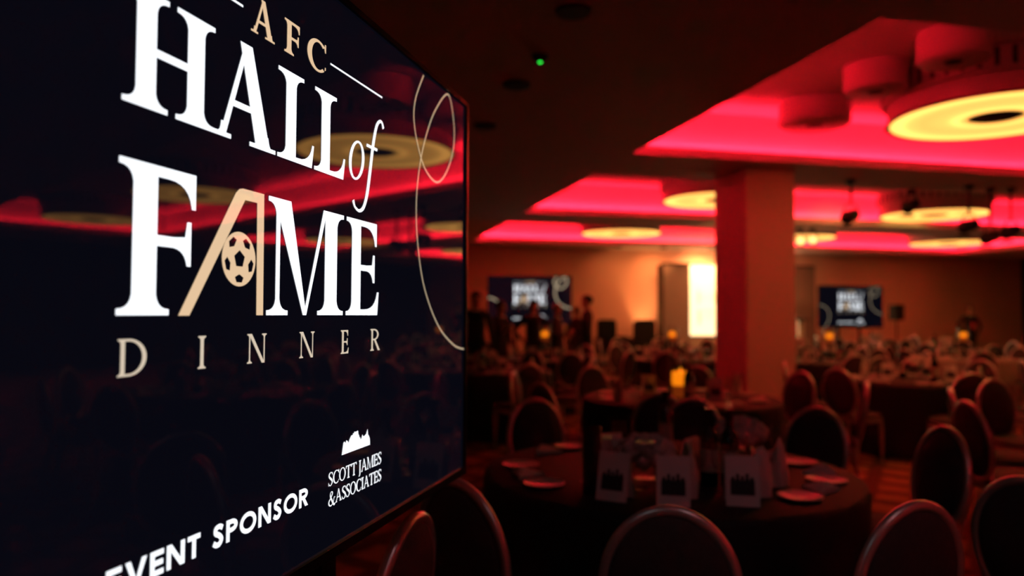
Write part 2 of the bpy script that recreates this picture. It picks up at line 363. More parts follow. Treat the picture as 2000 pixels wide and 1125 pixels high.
def serif(ch, x0, x1, y0, y1, T, t, ext, th):
    h = y1-y0; w_ = x1-x0; br = th*2.4; ym = y0+h*.50; K = dict(ext=ext, th=th, br=br)
    if ch == 'I': c = (x0+x1)/2; return [stem(c-T/2, c+T/2, y0, y1, **K)]
    if ch == 'H': return [stem(x0+ext, x0+ext+T, y0, y1, **K), stem(x1-ext-T, x1-ext, y0, y1, **K), para(x0+ext, x1-ext, ym-t*.5, x0+ext, x1-ext, ym+t*.5)]
    if ch == 'L': return [stem(x0+ext, x0+ext+T, y0, y1, (1, 0, 1, 1), **K), [(x0+ext, y0), (x1-w_*.06, y0), (x1, y0+h*.27), (x1-th, y0+h*.27)] + qb((x1-th, y0+h*.26), (x1-w_*.12, y0+t), (x1-w_*.45, y0+t), 6) + [(x0+ext, y0+t)]]
    if ch in 'FE':
        xa = x1 if ch == 'F' else x1-w_*.08
        o = [stem(x0+ext, x0+ext+T, y0, y1, (1, 1, 0, 1) if ch == 'F' else (1, 0, 0, 1), **K),
             [(x0+ext, y1), (xa, y1), (xa, y1-h*.25), (xa-th, y1-h*.25)] + qb((xa-th, y1-h*.24), (xa-w_*.10, y1-t), (xa-w_*.38, y1-t), 6) + [(x0+ext, y1-t)]]
        xm = xa-w_*.06; a, b = ym-t*.5, ym+t*.5
        o.append([(x0+ext, a)] + qb((xm-w_*.25, a), (xm-th*1.5, a-h*.01), (xm-th, a-h*.12), 6) + [(xm, a-h*.12), (xm, b+h*.12), (xm-th, b+h*.12)] + qb((xm-th*1.5, b+h*.01), (xm-th*1.5, b+h*.01), (xm-w_*.25, b), 6) + [(x0+ext, b)])
        if ch == 'E': o.append([(x0+ext, y0), (x1-w_*.04, y0), (x1, y0+h*.25), (x1-th, y0+h*.25)] + qb((x1-th, y0+h*.24), (x1-w_*.12, y0+t), (x1-w_*.45, y0+t), 6) + [(x0+ext, y0+t)])
        return o
    if ch == 'T':
        c = (x0+x1)/2; o = [stem(c-T/2, c+T/2, y0, y1, (1, 1, 0, 0), **K)]
        o.append([(x0, y1), (x1, y1), (x1, y1-h*.22), (x1-th, y1-h*.22)] + qb((x1-th, y1-h*.2), (x1-w_*.06, y1-t), (x1-w_*.3, y1-t), 5) + qb((x0+w_*.3, y1-t), (x0+w_*.06, y1-t), (x0+th, y1-h*.2), 5) + [(x0+th, y1-h*.22), (x0, y1-h*.22)])
        return o
    if ch == 'A':
        ap = x0+w_*.46; tt = t*1.05; xl = x0+ext*.9; xr = x1-ext*.9
        o = [para(xl-tt*.3, xl+tt*.9, y0, ap-tt*.2, ap+tt*.8, y1), para(xr-T, xr, y0, ap-T*.35, ap+T*.45, y1)]
        f = .36; o.append([(xl+(ap-xl)*f, y0+h*f-t*.5), (xr-T*.5+(ap-xr)*f, y0+h*f-t*.5), (xr-T*.5+(ap-xr)*(f+.05), y0+h*f+t*.5), (xl+(ap-xl)*(f+.05), y0+h*f+t*.5)])
        for c, wd in ((xl+tt*.3, tt), (xr-T*.5, T)): o.append([(c-wd*.5-ext*.9, y0), (c+wd*.5+ext*.8, y0), (c+wd*.5+ext*.8, y0+th)] + qb((c+wd*.4+ext*.3, y0+th), (c+wd*.45, y0+th), (c+wd*.35, y0+th+br), 4) + qb((c-wd*.3, y0+th+br), (c-wd*.45, y0+th), (c-wd*.5-ext*.3, y0+th), 4) + [(c-wd*.5-ext*.9, y0+th)])
        return o
    if ch == 'M':
        a0 = x0+ext*.95; b1 = x1-ext*.95; v = x0+w_*.46
        return [stem(a0, a0+t, y0, y1, (1, 1, 0, .9), **K), stem(b1-T, b1, y0, y1, (1, 1, 1, 0), **K), para(v-t*.6, v+t*.35, y0, a0-t*.5, a0-t*.5+T*1.08, y1), para(v-t*.4, v+t*.35, y0, b1-T-t*.55, b1-T+t*.5, y1)]
    if ch == 'N':
        a0 = x0+ext; b1 = x1-ext
        return [stem(a0, a0+t, y0, y1, (1, 1, 0, 1), **K), stem(b1-t, b1, y0, y1, (0, 0, 1, 1), **K), para(b1-t*.9, b1, y0-h*.01, a0-t*.4, a0-t*.4+T*1.15, y1), para(b1-T*1.1, b1, y0-h*.01, a0-t*.4, a0-t*.4+T*1.15, y1)]
    if ch in 'DRP':
        o = [stem(x0+ext, x0+ext+T, y0, y1, (1, 1, 0, 1) if ch != 'D' else (1, 0, 0, 1), **K)]
        if ch == 'D':
            xc = x0+ext+T+w_*.12; R = (x1-xc, h/2); o += ring_arc(xc, y0+h/2, R, (R[0]-T*1.05, R[1]-t), -PI/2, PI/2)
            o += [para(x0+ext, xc, y0, x0+ext, xc, y0+t), para(x0+ext, xc, y1-t, x0+ext, xc, y1)]
        else:
            xc = x0+ext+T+w_*.10; R = ((x1-w_*.14)-xc, h*.26); cy = y1-R[1]
            o += ring_arc(xc, cy, R, (R[0]-T, R[1]-t), -PI/2, PI/2) + [para(x0+ext, xc, y1-t, x0+ext, xc, y1), para(x0+ext, xc, cy-R[1], x0+ext, xc, cy-R[1]+t)]
            if ch == 'R': o.append(para(x1-T*1.3, x1+T*.1, y0, xc-T*.2, xc+T*1.0, cy-R[1]+t))
        return o
    if ch == 'O':
        R = (w_/2, h*.515); return ring_arc((x0+x1)/2, (y0+y1)/2, R, (R[0]-T, R[1]-t), 0, 2*PI, n=40)
    if ch == 'C':
        R = (w_*.56, h*.515); cx = x0+R[0]; o = ring_arc(cx, (y0+y1)/2, R, (R[0]-T*1.02, R[1]-t), PI*.27, PI*1.72, dx=T*.15, n=36)
        xe = x1; o += [[(xe-th*1.4, y1+h*.005), (xe, y1+h*.005), (xe, y1-h*.27), (xe-th, y1-h*.27)], [(xe-th*2.6, y1-h*.05), (xe-th*.2, y1-h*.13), (xe, y1-h*.27), (xe-th, y1-h*.27)], [(xe-th*1.2, y0+h*.14), (xe, y0+h*.18), (xe, y0+h*.26), (xe-th, y0+h*.26)]]
        return o
    if ch == 'S':
        X = lambda u: x0+w_*u; Y = lambda u: y0+h*u
        o = ribbon([(X(.90), Y(.84), t), (X(.72), Y(.965), t), (X(.48), Y(.985), t), (X(.20), Y(.88), T*.8), (X(.17), Y(.70), T), (X(.46), Y(.54), T*1.15), (X(.80), Y(.38), T*1.1), (X(.86), Y(.20), T*.85), (X(.55), Y(.02), t), (X(.30), Y(.03), t), (X(.06), Y(.17), t)])
        return o + [[(X(.86), Y(.99)), (X(.93), Y(.99)), (X(.95), Y(.74)), (X(.90), Y(.74))], [(X(.02), Y(.27)), (X(.07), Y(.27)), (X(.10), Y(.0)), (X(.03), Y(.0))]]
    if ch == 'J':
        c = (x0+x1)/2+T*.2; return [stem(c-T/2, c+T/2, y0-h*.02, y1, (0, 0, 1, 1), **K)] + ribbon([(c, y0+h*.05, T), (c-T*.15, y0-h*.15, T*.8), (c-T*1.2, y0-h*.28, t)])
    if ch == '&':
        X = lambda u: x0+w_*u; Y = lambda u: y0-h*.08+h*1.1*u
        return ribbon([(X(.98), Y(.10), t), (X(.80), Y(.02), T), (X(.55), Y(.30), T*1.1), (X(.30), Y(.66), T*.9), (X(.30), Y(.90), t), (X(.48), Y(.98), t), (X(.58), Y(.84), T*.7), (X(.36), Y(.58), t), (X(.10), Y(.36), T*.8), (X(.10), Y(.14), T*.9), (X(.36), Y(.02), t*1.2), (X(.68), Y(.18), t), (X(.82), Y(.50), t), (X(.95), Y(.52), t)])
    return []
WID = dict(S=.52, C=.74, O=.82, T=.70, J=.36, A=.80, M=.98, E=.62, I=.32, D=.84, N=.84, R=.74)
WID['&'] = .88
def word(txt, x0, x1, y0, h, T, t, ext, th, gap=.04, space=.22):
    tot = sum(space*h if c == ' ' else WID[c]*h for c in txt)+gap*h*(len(txt)-1); k = (x1-x0)/tot; o = []; x = x0
    for c in txt:
        wd = (space if c == ' ' else WID[c])*h*k
        if c != ' ': o.append(serif(c, x, x+wd, y0, y0+h, T, t, ext, th))
        x += wd+gap*h*k
    return o
def sans(ch, x0, x1, y0, y1, T):
    h = y1-y0; w_ = x1-x0; bar = lambda a, b, c, d: [(a, c), (b, c), (b, d), (a, d)]
    if ch == 'E': return [bar(x0, x0+T, y0, y1)]+[bar(x0, x1-(T*.15 if k == 1 else 0), y0+k*(h-T*.9)/2, y0+k*(h-T*.9)/2+T*.9) for k in range(3)]
    if ch == 'T': c = (x0+x1)/2; return [bar(c-T/2, c+T/2, y0, y1), bar(x0, x1, y1-T*.9, y1)]
    if ch == 'V': c = (x0+x1)/2; return [para(c-T*.45, c+T*.45, y0, x0, x0+T*1.1, y1), para(c-T*.45, c+T*.45, y0, x1-T*1.1, x1, y1)]
    if ch == 'N': return [bar(x0, x0+T, y0, y1), bar(x1-T, x1, y0, y1), para(x1-T*1.15, x1, y0, x0, x0+T*1.15, y1)]
    if ch == 'O': return ring_arc((x0+x1)/2, (y0+y1)/2, (w_/2, h*.51), (w_/2-T, h*.51-T*.9), 0, 2*PI, n=32)
    if ch in 'PR':
        R = (w_*.55, h*.30); cx = x1-R[0]; cy = y1-R[1]
        o = [bar(x0, x0+T, y0, y1), bar(x0, cx, y1-T*.9, y1), bar(x0, cx, cy-R[1], cy-R[1]+T*.9)] + ring_arc(cx, cy, R, (R[0]-T, R[1]-T*.9), -PI/2, PI/2)
        if ch == 'R': o.append(para(x1-T*1.1, x1+T*.15, y0, x0+T*1.1, x0+T*2.2, cy-R[1]+T*.5))
        return o
    if ch == 'S':
        X = lambda u: x0+w_*u; Y = lambda u: y0+h*u
        return ribbon([(X(.88), Y(.80), T), (X(.62), Y(.90), T*.95), (X(.30), Y(.84), T), (X(.28), Y(.64), T), (X(.58), Y(.50), T), (X(.80), Y(.30), T), (X(.62), Y(.11), T), (X(.34), Y(.10), T), (X(.10), Y(.22), T)])
    return []
SWID = dict(E=.56, V=.84, N=.80, T=.60, S=.60, P=.62, O=.98, R=.66)
def sword(txt, x0, x1, y0, h, T, gap=.14):
    tot = sum(.34*h if c == ' ' else SWID[c]*h for c in txt)+gap*h*(len(txt)-1); k = (x1-x0)/tot; o = []; x = x0
    for c in txt:
        wd = (.34 if c == ' ' else SWID[c])*h*k
        if c != ' ': o.append(sans(c, x, x+wd, y0, y0+h, T))
        x += wd+gap*h*k
    return o
def flat(name, polys, mat, d=.0006):        # polygons -> one thin emissive layer of the display, facing -y of the slide frame
    bm = bmesh.new()
    for P in polys:
        Q = []
        for p in P:
            if not Q or (abs(p[0]-Q[-1][0])+abs(p[1]-Q[-1][1])) > 1e-7: Q.append(p)
        if len(Q) > 2 and abs(Q[0][0]-Q[-1][0])+abs(Q[0][1]-Q[-1][1]) < 1e-7: Q.pop()
        if len(Q) < 3: continue
        ar = sum(Q[i][0]*Q[(i+1) % len(Q)][1]-Q[(i+1) % len(Q)][0]*Q[i][1] for i in range(len(Q)))
        if ar < 0: Q.reverse()
        try: bm.faces.new([bm.verts.new((p[0]-SW/2, -d, p[1])) for p in Q])
        except ValueError: pass
    bm.normal_update()
    bmesh.ops.triangulate(bm, faces=[f for f in bm.faces if len(f.verts) > 4])
    me = bpy.data.meshes.new(name); bm.to_mesh(me); bm.free(); me.materials.append(M[mat]); return me

SL = []
def addl(name, polys, mat, d=.0006): SL.append((name, flat(name, polys, mat, d)))
hb, ht = .6235, .7590
for c, a, b, T_, t_, e_ in (('H', .4961, .6500, .031, .0095, .0195), ('A', .6497, .7918, .034, .0085, .017), ('L', .7952, .8990, .0285, .0080, .0215), ('L', .9003, 1.0040, .0285, .0080, .0215)):
    addl('title_letter', serif(c, a, b, hb, ht+(.003 if c == 'A' else 0), T_, t_, e_, .006), 'lit_white')
addl('title_letter', ring_arc(1.048, .668, (.029, .0365), (.0195, .0325), 0, 2*PI, n=36, sl=.18), 'lit_white')
G = ribbon([(1.158, .752, .008), (1.151, .762, .0055), (1.140, .7615, .006), (1.127, .748, .008), (1.114, .712, .0095), (1.100, .650, .0100), (1.090, .612, .0095), (1.077, .587, .008), (1.060, .578, .0055), (1.043, .583, .005), (1.036, .594, .008)])
G += [para(1.086, 1.131, .7015, 1.087, 1.132, .7070)]
addl('title_letter', G, 'lit_white')
fb, ft = .3880, .5615
for c, a, b, T_, t_, e_ in (('F', .4945, .6190, .0375, .0125, .0215), ('M', .7745, 1.0010, .041, .0105, .0225), ('E', 1.0130, 1.1440, .0345, .0105, .0205)):
    addl('title_letter', serif(c, a, b, fb+.0005, ft, T_, t_, e_, .007), 'lit_white')
G = [[(.5913, .3880), (.6110, .3880), (.7195, .5465), (.7475, .5465), (.7497, .3885), (.7657, .3885), (.7640, .5615), (.7140, .5615), (.7060, .5595), (.6985, .5530)]]
bc, br_ = (.7085, .4645), .0370
addl('goal_emblem', G, 'lit_gold')
G = []
G.append([(bc[0]+br_*math.cos(2*PI*k/40), bc[1]+br_*math.sin(2*PI*k/40)) for k in range(40)])
addl('ball_emblem', G, 'lit_gold')
def pent(cx, cy, r, a0, sq=1, dr=0):
    out = []
    for k in range(5):
        a = a0+2*PI*k/5; x, y = r*math.cos(a), r*math.sin(a)
        c, s_ = math.cos(dr), math.sin(dr); xr, yr = x*c+y*s_, -x*s_+y*c; xr *= sq; out.append((cx+xr*c-yr*s_, cy+xr*s_+yr*c))
    return out
G = [pent(bc[0], bc[1], br_*.33, PI/2)]
for k in range(5):
    a = PI/2+PI/5+2*PI*k/5; G.append(pent(bc[0]+br_*.72*math.cos(a), bc[1]+br_*.72*math.sin(a), br_*.27, a+PI, .62, a))
for g in G: addl('ball_patch', [g], 'screen', .0010)
ab, at_ = .7855, .8365
for c, a, b in (('A', .7270, .7845), ('F', .8095, .8515), ('C', .8745, .9330)): addl('club_letter', serif(c, a, b, ab, at_+(.002 if c == 'A' else 0), .0120, .0042, .007, .0028), 'lit_gold')
for a, b in ((.500, .7071), (.9484, 1.1509)): addl('rule_line', [para(a, b, .8098, a, b, .8128)], 'lit_white')
db, dt = .3215, .3625
for c, a, b in (('D', .4985, .5412), ('I', .6290, .6428), ('N', .7300, .7755), ('N', .8640, .9088), ('E', .9968, 1.0252), ('R', 1.1118, 1.1520)): addl('dinner_letter', serif(c, a, b, db, dt, .0062, .0026, .0042, .0018), 'lit_cream')
swirl = [(1.3629, .9219), (1.3201, .8602), (1.3098, .8128), (1.3312, .7621), (1.377, .7147), (1.4508, .6976), (1.5154, .7349), (1.5616, .8009), (1.5639, .8655), (1.5218, .9245), (1.437, .8635), (1.3813, .7907), (1.3468, .7203), (1.3284, .6385), (1.3363, .5502), (1.3773, .4514), (1.4653, .3651), (1.5726, .3157), (1.6510, .3012)]
swirl2 = ([(.002, .505), (.10, .485), (.21, .41), (.265, .30), (.25, .16), (.19, .04), (.165, .002)])
cas = [(1.0055, .1469), (1.1145, .1469), (1.1135, .1585), (1.1085, .1655), (1.1060, .1665), (1.1040, .1775), (1.1020, .1745), (1.0985, .1690), (1.0900, .1665), (1.0860, .1670), (1.0830, .1705), (1.0800, .1645), (1.0760, .1620), (1.0735, .1680), (1.0715, .1655), (1.0690, .1735), (1.0675, .1700), (1.0655, .1800), (1.0625, .1805), (1.0620, .1790), (1.0590, .1800), (1.0555, .1790), (1.0550, .1800), (1.0510, .1800), (1.0505, .1775), (1.0465, .1785), (1.0460, .1755), (1.0400, .1755), (1.0330, .1690), (1.0300, .1640), (1.0260, .1680), (1.0215, .1700), (1.0190, .1655), (1.0140, .1690), (1.0110, .1670)]
addl('castle_emblem', [cas], 'lit_white')
for g in word('SCOTT JAMES', .9606, 1.1645, .1030, .0222, .0033, .0014, .0022, .0011) + word('&ASSOCIATES', .9612, 1.1650, .0705, .0218, .0033, .0014, .0022, .0011): addl('sponsor_letter', g, 'lit_white')
for g in sword('EVENT SPONSOR', .4900, .8950, .0890, .0285, .0068): addl('sponsor_heading_letter', g, 'lit_white')

def make_tv(label, zb, sw=.0042):
    t = thing('television', label, 'television')
    sc = MB().box(-SW/2, SW/2, 0, .006, 0, SH).build('screen', 'screen', t)
    for k, me in SL: link(k, me, sc)
    for path in (swirl, swirl2): link('swirl_line', flat('swirl_line', ribbon(path, 10, sw), 'lit_thin'), sc)
    b = .011; f = MB()
    f.box(-SW/2-b, SW/2+b, -.006, .012, -b-.006, 0); f.box(-SW/2-b, SW/2+b, -.006, .012, SH, SH+b); f.box(-SW/2-b, -SW/2, -.006, .012, 0, SH); f.box(SW/2, SW/2+b, -.006, .012, 0, SH)
    f.build('bezel', 'bezel', t)
    MB().box(-SW/2-b+.002, SW/2+b-.002, .012, .045, -b, SH+b-.002).build('casing', 'black', t, bevel=.006)
    MB().box(-.45, .45, .045, .075, .12, .60).build('rear_housing', 'black', t, bevel=.01)
    for s_ in (-1, 1):
        MB().box(s_*.28-.03, s_*.28+.03, .076, .116, -zb+.058, .62).build('stand_upright', 'blackmetal', t, bevel=.004)
        MB().box(s_*.28-.035, s_*.28+.035, -.27, .46, -zb+.045, -zb+.085).build('stand_foot', 'blackmetal', t, bevel=.006)
        for yy in (-.23, .42): MB().lathe([(.0, 0), (.022, 0), (.022, .045), (.012, .05), (0, .05)], 14, (s_*.28, yy, -zb)).build('castor', 'black', t)
    MB().box(-.28, .28, .078, .114, -.62, -.57).build('cross_bar', 'blackmetal', t)
    return t
TVZ = 1.058
su = Vector((.47060589, .88234353, 0)); P_R = Vector((.30877, 1.89718, TVZ))       # right end of the slide and direction along it
tv = make_tv('huge television with white and gold slide about a hall of fame dinner', TVZ)
frame_obj(tv, P_R - su*(SW/2), su, Vector((-su.y, su.x, 0)), (0, 0, 1))
def far_tv(px, py, Y, yaw, label, sw):
    c = UY(px, py, Y); ex = Vector((math.cos(yaw), math.sin(yaw), 0))
    o = make_tv(label, c.z-SH/2, sw); frame_obj(o, (c.x, c.y, c.z-SH/2), ex, Vector((-ex.y, ex.x, 0)), (0, 0, 1)); return o
far_tv(1035, 586, 14.2, -.10, 'distant television with standing guests in front of its glowing slide', .026)
far_tv(1662, 599, 14.8, .0, 'distant television on a stand beside the loudspeaker on its pole', .010)

# ------------------------------------------------------------------ chairs
def make_chair():
    t = thing('banquet_chair', 'x', 'chair')
    # local +y is the front; back rest leans to -y, top at 0.925 m
    n = 56; tilt = .16; cy, cz, a, b = -.205, .690, .182, .232
    def bp(x, z, off): return (x, cy - (z-.45)*tilt + off, z)
    ringp = [bp(a*math.cos(2*PI*k/n), cz+b*math.sin(2*PI*k/n), 0) for k in range(n)]
    MB().tube(ringp, .0155, 10, True).build('back_frame', 'rim', t)
    pad = MB(); vs = []; fs = []; prof = [(0, .034), (.5, .032), (.85, .022), (.96, .006), (.96, -.006), (.85, -.022), (.5, -.032), (0, -.034)]
    for r, off in prof:
        for k in range(n): vs.append(bp(a*r*math.cos(2*PI*k/n), cz+b*r*math.sin(2*PI*k/n), off))
    for i in range(len(prof)-1):
        for k in range(n): fs.append((i*n+k, i*n+(k+1) % n, (i+1)*n+(k+1) % n, (i+1)*n+k))
    pad.add(vs, fs, True).build('backrest', 'fabric', t)
    m = 36; vs = []; fs = []
    def sq(k, r): 
        c, s_ = math.cos(2*PI*k/m), math.sin(2*PI*k/m); e = .55
        return (.215*r*math.copysign(abs(c)**e, c)*(1+.06*s_), .205*r*math.copysign(abs(s_)**e, s_))
    prof = [(0, .500), (.6, .497), (.9, .482), (1.0, .462), (.985, .442), (0, .440)]
    for r, z in prof:
        for k in range(m): x, y = sq(k, max(r, 1e-4)); vs.append((x, y, z))
    for i in range(len(prof)-1):
        for k in range(m): fs.append((i*m+k, i*m+(k+1) % m, (i+1)*m+(k+1) % m, (i+1)*m+k))
    MB().add(vs, fs, True).build('seat', 'fabric', t)
    vs = []; fs = []
    for r, z in ((1.0, .440), (1.0, .400), (.90, .400), (.90, .440)):
        for k in range(m): x, y = sq(k, r); vs.append((x, y, z))
    for i in range(4):
        for k in range(m): fs.append((i*m+k, i*m+(k+1) % m, ((i+1) % 4)*m+(k+1) % m, ((i+1) % 4)*m+k))
    MB().add(vs, fs, False).build('seat_frame', 'rim', t)
    for s_ in (-1, 1):
        MB().tube([(s_*.175, .165, .415), (s_*.18, .17, .30), (s_*.182, .172, .12), (s_*.183, .173, 0)], [.019, .021, .015, .011], 10).build('leg', 'rim', t)
        MB().tube([(s_*.155, -.165, .415), (s_*.158, -.185, .28), (s_*.165, -.225, .1), (s_*.17, -.255, 0)], [.018, .018, .015, .012], 10).build('leg', 'rim', t)
        MB().tube([(s_*.125, -.180, .42), (s_*.118, -.197, .47), (s_*.108, cy-.012, .505)], .014, 8).build('back_post', 'rim', t)
    return t
chair0 = make_chair(); chair_used = [False]
placed = []                                        # (x, y) of every chair
def chair(x, y, face, label, group):
    o = chair0 if not chair_used[0] else dup(chair0, (0, 0, 0)); chair_used[0] = True
    o.location = (x, y, 0); o.rotation_euler = (0, 0, face-PI/2); o['label'] = label; placed.append((x, y))
    if group: o['group'] = group
    elif 'group' in o: del o['group']
    return o
def chair_back_at(bx, by, cx, cy_, label, group, turn=0):     # chair whose back top stands at (bx, by), facing (cx, cy_)
    f = math.atan2(cy_-by, cx-bx)+turn; d = .275; return chair(bx+d*math.cos(f), by+d*math.sin(f), f, label, group)

# ------------------------------------------------------------------ tables
TR, TZ = .82, .755
def cloth_mesh(mat, seed):
    rnd = random.Random(seed); n = 112; ph = rnd.random()*6; vs = []; fs = []
    prof = [(0, TZ), (.5, TZ), (TR-.02, TZ), (TR, TZ-.008), (TR+.006, TZ-.03), (TR+.010, .55), (TR+.014, .30), (TR+.018, .04), (TR+.020, .012)]
    for i, (r, z) in enumerate(prof):
        am = 0 if i < 4 else 0.012*min(1, (TZ-z)/.35)
        for k in range(n):
            a_ = 2*PI*k/n; rr = r+am*(math.sin(14*a_+ph)+.5*math.sin(23*a_+2*ph)); vs.append((rr*math.cos(a_), rr*math.sin(a_), z))
    for i in range(len(prof)-1):
        for k in range(n): fs.append((i*n+k, i*n+(k+1) % n, (i+1)*n+(k+1) % n, (i+1)*n+k))
    return MB().add(vs, fs, True).mesh('tablecloth', mat)
CLOTH = cloth_mesh('cloth', 3); PALE = cloth_mesh('palecloth', 5)
TOPM = MB().lathe([(TR-.03, .715), (TR-.02, .72), (TR-.02, .745), (0, .745)], 40).mesh('table_top', 'skirting')
PEDM = MB().lathe([(.30, 0), (.30, .03), (.06, .07), (.05, .66), (.25, .715)], 20).mesh('pedestal', 'blackmetal')
def table(x, y, name, pale=False):
    lab = ('round table in a pale floor-length cloth, ' if pale else 'round table in a black floor-length cloth, ') + name
    t = thing('round_table', lab, 'table', (x, y, 0), 0, 'round banquet tables')
    link('tablecloth', PALE if pale else CLOTH, t); link('table_top', TOPM, t); link('pedestal', PEDM, t); return t

# ---- tableware prototypes, used first where they are built
def proto_once(make):
    st = {}
    def place(loc, rz, label, group, **k):
        key = tuple(sorted(k.items()))
        if key not in st: st[key] = make(**k); o = st[key]
        else: o = dup(st[key], (0, 0, 0))
        o.location = loc; o.rotation_euler = (0, 0, rz); o['label'] = label
        if group: o['group'] = group
        elif 'group' in o: del o['group']
        return o
    return place
def mk_plate():
    t = thing('side_plate', 'x', 'plate')
    MB().lathe([(.050, 0), (.056, .003), (.066, .008), (.084, .013), (.084, .0155), (.065, .011), (.052, .0065), (0, .006)], 36).build('dish', 'china', t); return t
plate = proto_once(mk_plate)
def mk_napkin(kind):
    t = thing('napkin', 'x', 'napkin'); s = MB()
    if kind == 'mitre':           # low folded triangle
        s.add([(-.072, -.045, 0), (.072, -.045, 0), (0, .078, 0), (-.072, -.045, .012), (.072, -.045, .012), (0, .078, .010), (0, -.016, .040)],
              [(2, 1, 0), (0, 1, 4, 3), (1, 2, 5, 4), (2, 0, 3, 5), (3, 4, 6), (4, 5, 6), (5, 3, 6)])
        s.build('folded_linen', 'linen', t)
        MB().add([(-.05, -.045, .014), (.05, -.045, .014), (0, -.022, .039), (-.05, -.049, .016), (.05, -.049, .016), (0, -.026, .044)], [(0, 1, 2), (3, 4, 5), (0, 1, 4, 3), (1, 2, 5, 4), (2, 0, 3, 5)]).build('fold', 'linen', t)
    else:                         # upright bishop's hat
        n = 24; vs = []; fs = []
        for i, (z, r) in enumerate(((0, .045), (.05, .048), (.10, .042), (.15, .026), (.185, .008))):
            for k in range(n):
                a_ = 2*PI*k/n; f = 1+.12*math.sin(5*a_+i); vs.append((r*f*math.cos(a_), r*.6*f*math.sin(a_), z+(.012*math.cos(2*a_) if i else 0)))
        for i in range(4):
            for k in range(n): fs.append((i*n+k, i*n+(k+1) % n, (i+1)*n+(k+1) % n, (i+1)*n+k))
        fs.append(tuple(reversed(range(n)))); fs.append(tuple(range(4*n, 5*n)))
        s.add(vs, fs, True).build('folded_linen', 'linen', t)
    return t
napkin = proto_once(mk_napkin)
def mk_glass():
    t = thing('wine_glass', 'x', 'wine glass')
    MB().lathe([(.034, 0), (.034, .003), (.006, .008), (.0045, .02), (.0045, .085)], 18).build('stem', 'glass', t)
    MB().lathe([(.0045, .085), (.022, .098), (.036, .125), (.038, .15), (.031, .195), (.0295, .195), (.0365, .15), (.0345, .126), (.021, .1), (0, .092)], 20).build('bowl', 'glass', t); return t
wineglass = proto_once(mk_glass)
def mk_bottle():
    t = thing('wine_bottle', 'x', 'bottle')
    MB().lathe([(.034, 0), (.037, .004), (.037, .185), (.030, .215), (.0155, .24), (.0145, .30), (.0165, .302), (.0165, .312), (0, .313)], 24).build('body', 'bottle', t)
    MB().lathe([(.0376, .06), (.0378, .06), (.0378, .15), (.0376, .15)], 24).build('paper_label', 'label', t)
    MB().lathe([(.0165, .245), (.0158, .30), (.0175, .3015), (.0175, .3125), (0, .3145)], 20).build('foil_cap', 'foil', t); return t
bottle = proto_once(mk_bottle)
def mk_card(wd=.12, ht=.175):
    t = thing('menu_card', 'x', 'menu card'); th = .0012; l = .045
    def leaf(s_):
        vs = [(-wd/2, s_*l, 0), (wd/2, s_*l, 0), (wd/2, s_*.0012, ht), (-wd/2, s_*.0012, ht)]
        return MB().add(vs+[(x, y+s_*th, z) for x, y, z in vs], [(0, 1, 2, 3), (7, 6, 5, 4), (0, 1, 5, 4), (1, 2, 6, 5), (2, 3, 7, 6), (3, 0, 4, 7)])
    for s_ in (-1, 1):
        o = leaf(s_).build('card_leaf', 'card', t)
        def on(x, z): return (x, s_*(l-(l-.0012)*z/ht+th+.0008), z)
        g = MB(); base, hs = ht*.22, [.60, .66, .62, .67, .60]    # a dark team photograph: row of heads and shoulders
        g.add([on(-wd*.36, base), on(wd*.36, base), on(wd*.36, ht*.52), on(-wd*.36, ht*.52)], [(0, 1, 2, 3)])
        for k, q in enumerate(hs):
            cx = wd*(-.28+.14*k); r = wd*.055
            g.add([on(cx+r*math.cos(2*PI*i/10), ht*q-ht*.06+r*1.2*math.sin(2*PI*i/10)) for i in range(10)], [tuple(range(10))])
            g.add([on(cx-wd*.07, ht*.52), on(cx+wd*.07, ht*.52), on(cx+wd*.04, ht*(q-.10)), on(cx-wd*.04, ht*(q-.10))], [(0, 1, 2, 3)])
        g.build('team_print', 'print', o)
    return t
menucard = proto_once(mk_card)
def mk_vase(tall=True, r=.085, h=.37, cr=.055, ch=.19, lift=0.0):
    t = thing('candle_vase', 'x', 'candle vase'); z0 = lift
    if lift: MB().lathe([(.09, 0), (.09, .008), (.018, .03), (.012, lift*.5), (.018, lift-.03), (.07, lift-.004), (.07, lift)], 24).build('foot', 'blackmetal', t)
    MB().lathe([(r, z0), (r, z0+h), (r-.004, z0+h), (r-.004, z0+.01), (0, z0+.01)], 32).build('glass_cylinder', 'glass', t)
    c = MB().lathe([(cr*.92, z0+.011), (cr*.94, z0+ch*.48), (cr*.86, z0+ch*.48)], 28).build('candle_base', 'wax', t)
    MB().lathe([(cr*.94, z0+ch*.48), (cr, z0+ch*.6), (cr, z0+ch*.98), (cr*.8, z0+ch), (0, z0+ch*.93)], 28).build('candle', 'wax_lit', t)
    MB().lathe([(0, z0+ch*.94), (.009, z0+ch*.97), (.011, z0+ch*1.02), (.006, z0+ch*1.10), (0, z0+ch*1.17)], 12).build('flame', 'flame', t); return t
vase = proto_once(mk_vase)
